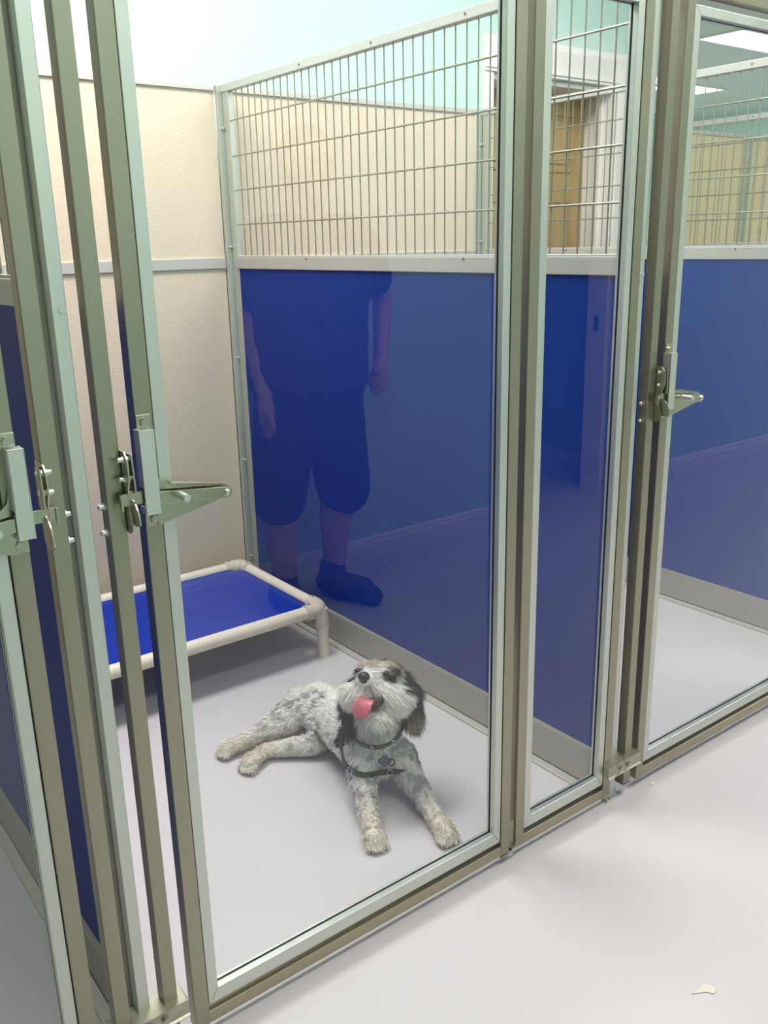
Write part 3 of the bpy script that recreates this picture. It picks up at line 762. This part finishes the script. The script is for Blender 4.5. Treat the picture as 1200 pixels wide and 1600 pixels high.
loop(tgm, q+dn*.012+d*.004, side, dn, .007); tgm.build('tag_ring', M_['bolt'], col_o, smooth=True)
M_['tag'] = pmat('blue_grey_tag', srgb(70, 76, 96), .4, metal=.3)
c0 = q+dn*.030+d*.007
bone = MB()
pl = []
for k in range(24):
    t = 2*math.pi*k/24; rr = .011*(1+.28*math.cos(2*t)**2)
    pl.append(c0+side*math.cos(t)*rr*1.15+(dn*.95+d*.15)*math.sin(t)*rr)
vs = pl+[p+d*.002 for p in pl]; n = 24
bone.add(vs, [tuple(range(n)), tuple(range(2*n-1, n-1, -1))]+[(i, (i+1) % n, n+(i+1) % n, n+i) for i in range(n)])
bone.build('identity_tag', M_['tag'], col_o)
b2 = MB(); loop(b2, c0+side*.015+dn*.004, side, dn, .008, .0018); b2.build('black_tag', M_['strap'], col_o, smooth=True)
def buckle(parent, q, d, nrm, w=.009, h=.010, name='buckle', mat='bolt'):
    tx = nrm.cross(d).normalized(); mb = MB()
    cs = [q+tx*a+nrm*b+d*.002 for a, b in ((-w, -h), (w, -h), (w, h), (-w, h))]
    for i in range(4): mb.cyl(cs[i], cs[(i+1) % 4], .0012, 6)
    mb.build(name, M_[mat], parent)
ci = cp.index((q, d)); buckle(col_o, cp[(ci+5) % 72][0], cp[(ci+5) % 72][1], cn, .003, .008); buckle(col_o, cp[(ci-5) % 72][0], cp[(ci-5) % 72][1], cn, .003, .008)
q2, d2 = facing_pts(hp); hi = hp.index((q2, d2))
for k in (-7, 7): buckle(har_o, hp[(hi+k) % 72][0], hp[(hi+k) % 72][1], hn, .006, .008)
r_ = MB(); loop(r_, q2+dn*.014+d2*.003, d2, dn, .009, .0014); r_.build('leash_ring', M_['bolt'], har_o, smooth=True)
# claws
M_['claw'] = pmat('claw_horn', srgb(120, 104, 92), .4)
for key, dr in (('pawL', (-.3, -1, 0)), ('pawR', (-.15, -1, 0)), ('paF', (-1, .05, 0)), ('paN', (-1, -.45, 0))):
    d_ = V(dr).normalized(); s_ = V((-d_.y, d_.x, 0))
    for i in range(4):
        o_ = i-1.5; b_ = P[key]+d_*(.027-abs(o_)*.003)+s_*o_*.0115+V((0, 0, -.011)); MB().cyl(b_, b_+d_*.007+V((0, 0, -.004)), .0020, 8, .0007).build('claw', M_['claw'], DOG, smooth=True)

# ------------------------------------------------------------------ the person in the aisle (seen mirrored in the glazing)
PER = empty('person', (1.68, -.30, 0)); tag(PER, 'person in dark shirt and shorts standing in the aisle, mirrored in the glass', 'person')
y = -.31
def hand(wr, d, caps_, side_):
    d = V(d).normalized(); sd = V(side_).normalized(); palm = V(wr)+d*.05
    caps_.append((V(wr), palm, .024, .030))
    for i, ln in enumerate((.062, .072, .066, .052)):
        o = (i-1.5)*.019; b_ = palm+d*.025+sd*o; m_ = b_+d*ln*.55+V((0, .004, 0)); caps_.append((b_, m_, .0095, .0088)); caps_.append((m_, m_+d*ln*.4+V((0, -.012, 0)), .0088, .0078))
    caps_.append((palm-sd*.022, palm-sd*.046+d*.030, .012, .0095)); caps_.append((palm-sd*.046+d*.030, palm-sd*.048+d*.058, .0095, .0085))
pc = []
hx = 1.715
pc += [((hx, y+.005, 1.535), (hx, y+.02, 1.50), .088, .076), ((hx, y+.035, 1.47), (hx, y+.045, 1.445), .062, .045), ((hx, y-.01, 1.45), (hx+.0, y-.02, 1.34), .056, .062),
       ((hx, y+.098, 1.505), (hx, y+.108, 1.492), .012, .016), ((hx-.083, y, 1.505), (hx-.083, y, 1.49), .016, .012), ((hx+.083, y, 1.505), (hx+.083, y, 1.49), .016, .012),
       ((hx, y+.085, 1.455), (hx, y+.088, 1.455), .02, .018), ((hx, y+.07, 1.425), (hx, y+.07, 1.42), .024, .022)]
pc += [((1.56, y, 1.29), (1.86, y, 1.29), .075, .075), ((1.62, y, 1.20), (1.80, y, 1.20), .115, .115), ((1.62, y, 1.05), (1.76, y, 1.05), .125, .125), ((1.61, y, .88), (1.75, y, .88), .125, .125)]
shl, shr = (1.530, y, 1.28), (1.905, y, 1.28)
ell_, elr_ = (1.475, y-.03, 1.02), (2.040, y-.04, 1.07)
wl, wrr = (1.475, y+.05, .80), (1.950, y+.06, .880)
pc += [(shl, ell_, .055, .040), (ell_, wl, .038, .026), (shr, elr_, .055, .040), (elr_, wrr, .038, .026)]
hand(wl, (0, .15, -1), pc, (0, 1, 0)); hand(wrr, (-.35, .35, -.8), pc, (.3, 1, 0))
leg = [((1.595, y, .84), (1.555, y, .46), .090, .060), ((1.555, y, .46), (1.550, y-.02, .30), .058, .062), ((1.550, y-.02, .30), (1.545, y, .09), .060, .036), ((1.545, y, .06), (1.530, y+.14, .045), .036, .032),
       ((1.755, y, .84), (1.785, y, .46), .090, .060), ((1.785, y, .46), (1.785, y-.02, .30), .058, .062), ((1.785, y-.02, .30), (1.755, y, .09), .060, .036), ((1.755, y, .06), (1.800, y+.13, .045), .036, .032)]
pc += leg
SKIN = pmat('skin', srgb(205, 158, 130), .55)
pb = mesh_to_obj(capsules(pc, .0065, 3), 'body', SKIN, PER)
SHIRT = pmat('dark_shirt', srgb(38, 42, 58), .85, bump=.3, bscale=300); SHORT = pmat('dark_shorts', srgb(24, 25, 32), .85); SHOE = pmat('dark_shoe', srgb(30, 30, 34), .6)
HAIR = pmat('short_hair', srgb(70, 52, 38), .7, bump=.6, bscale=300)
sh = [((1.555, y, 1.285), (1.865, y, 1.285), .085, .085), ((1.61, y, 1.20), (1.81, y, 1.20), .135, .135), ((1.61, y, 1.12), (1.79, y, 1.12), .140, .140), ((1.61, y, 1.05), (1.77, y, 1.05), .145, .145), ((1.605, y, .96), (1.765, y, .96), .147, .147), ((1.60, y, .87), (1.76, y, .87), .148, .148),
      (shl, (1.495, y-.02, 1.11), .072, .066), (shr, (1.990, y-.02, 1.15), .072, .066)]
mesh_to_obj(capsules(sh, .010, 5), 'shirt', SHIRT, PER)
st = [((1.60, y, .84), (1.77, y, .84), .138, .138), ((1.595, y, .78), (1.540, y, .46), .118, .100), ((1.540, y, .46), (1.538, y, .42), .098, .096), ((1.765, y, .78), (1.805, y, .46), .118, .104), ((1.805, y, .46), (1.810, y, .41), .104, .100)]
mesh_to_obj(capsules(st, .010, 4), 'shorts', SHORT, PER)
for ex in (hx-.030, hx+.030):
    MB().sphere((ex, y+.084, 1.520), .0125, 14).build('eye', M_['eye'], PER, smooth=True)
MB().sphere((hx, y+.106, 1.458), .012, 14, (2.0, .5, .45)).build('mouth', M_['tongue'], PER, smooth=True)
for (ax, tx) in ((1.545, 1.528), (1.755, 1.812)):
    sc_ = capsules([((ax, y-.05, .045), (ax*.5+tx*.5, y+.05, .050), .044, .046), ((ax*.5+tx*.5, y+.05, .046), (tx, y+.165, .036), .046, .036), ((ax, y-.01, .06), (ax, y-.01, .115), .050, .050), ((ax, y+.04, .06), (tx, y+.11, .05), .046, .042)], .007, 3)
    for vv in sc_.vertices:
        if vv.co.z < .004: vv.co.z = .001
    mesh_to_obj(sc_, 'shoe', SHOE, PER)
mesh_to_obj(capsules([((hx, y-.012, 1.555), (hx, y-.012, 1.555), .090, .090), ((hx, y-.03, 1.50), (hx, y-.03, 1.50), .078, .078)], .008, 3), 'hair', HAIR, PER)

# ------------------------------------------------------------------ bits on the floor
def chip(x, yy, pts, label):
    o = MB().add([(x+a, yy+b, .0005) for a, b in pts]+[(x+a, yy+b, .002) for a, b in pts],
                 [tuple(range(len(pts))), tuple(range(2*len(pts)-1, len(pts)-1, -1))]+[(i, (i+1) % len(pts), len(pts)+(i+1) % len(pts), len(pts)+i) for i in range(len(pts))]).build('paint_chip', M_['chip'])
    tag(o, label, 'debris', 'white flecks on the aisle floor')
chip(1.204, 0.680, [(-.028, .012), (-.010, .009), (.004, .012), (.015, .004), (.012, -.010), (.002, -.012), (-.004, -.002)], 'largest white paint flake on the aisle floor at bottom right')
chip(1.653, 1.126, [(-.008, .003), (.007, .005), (.009, -.001), (-.006, -.003)], 'small white paint flake just outside the right hand gate')
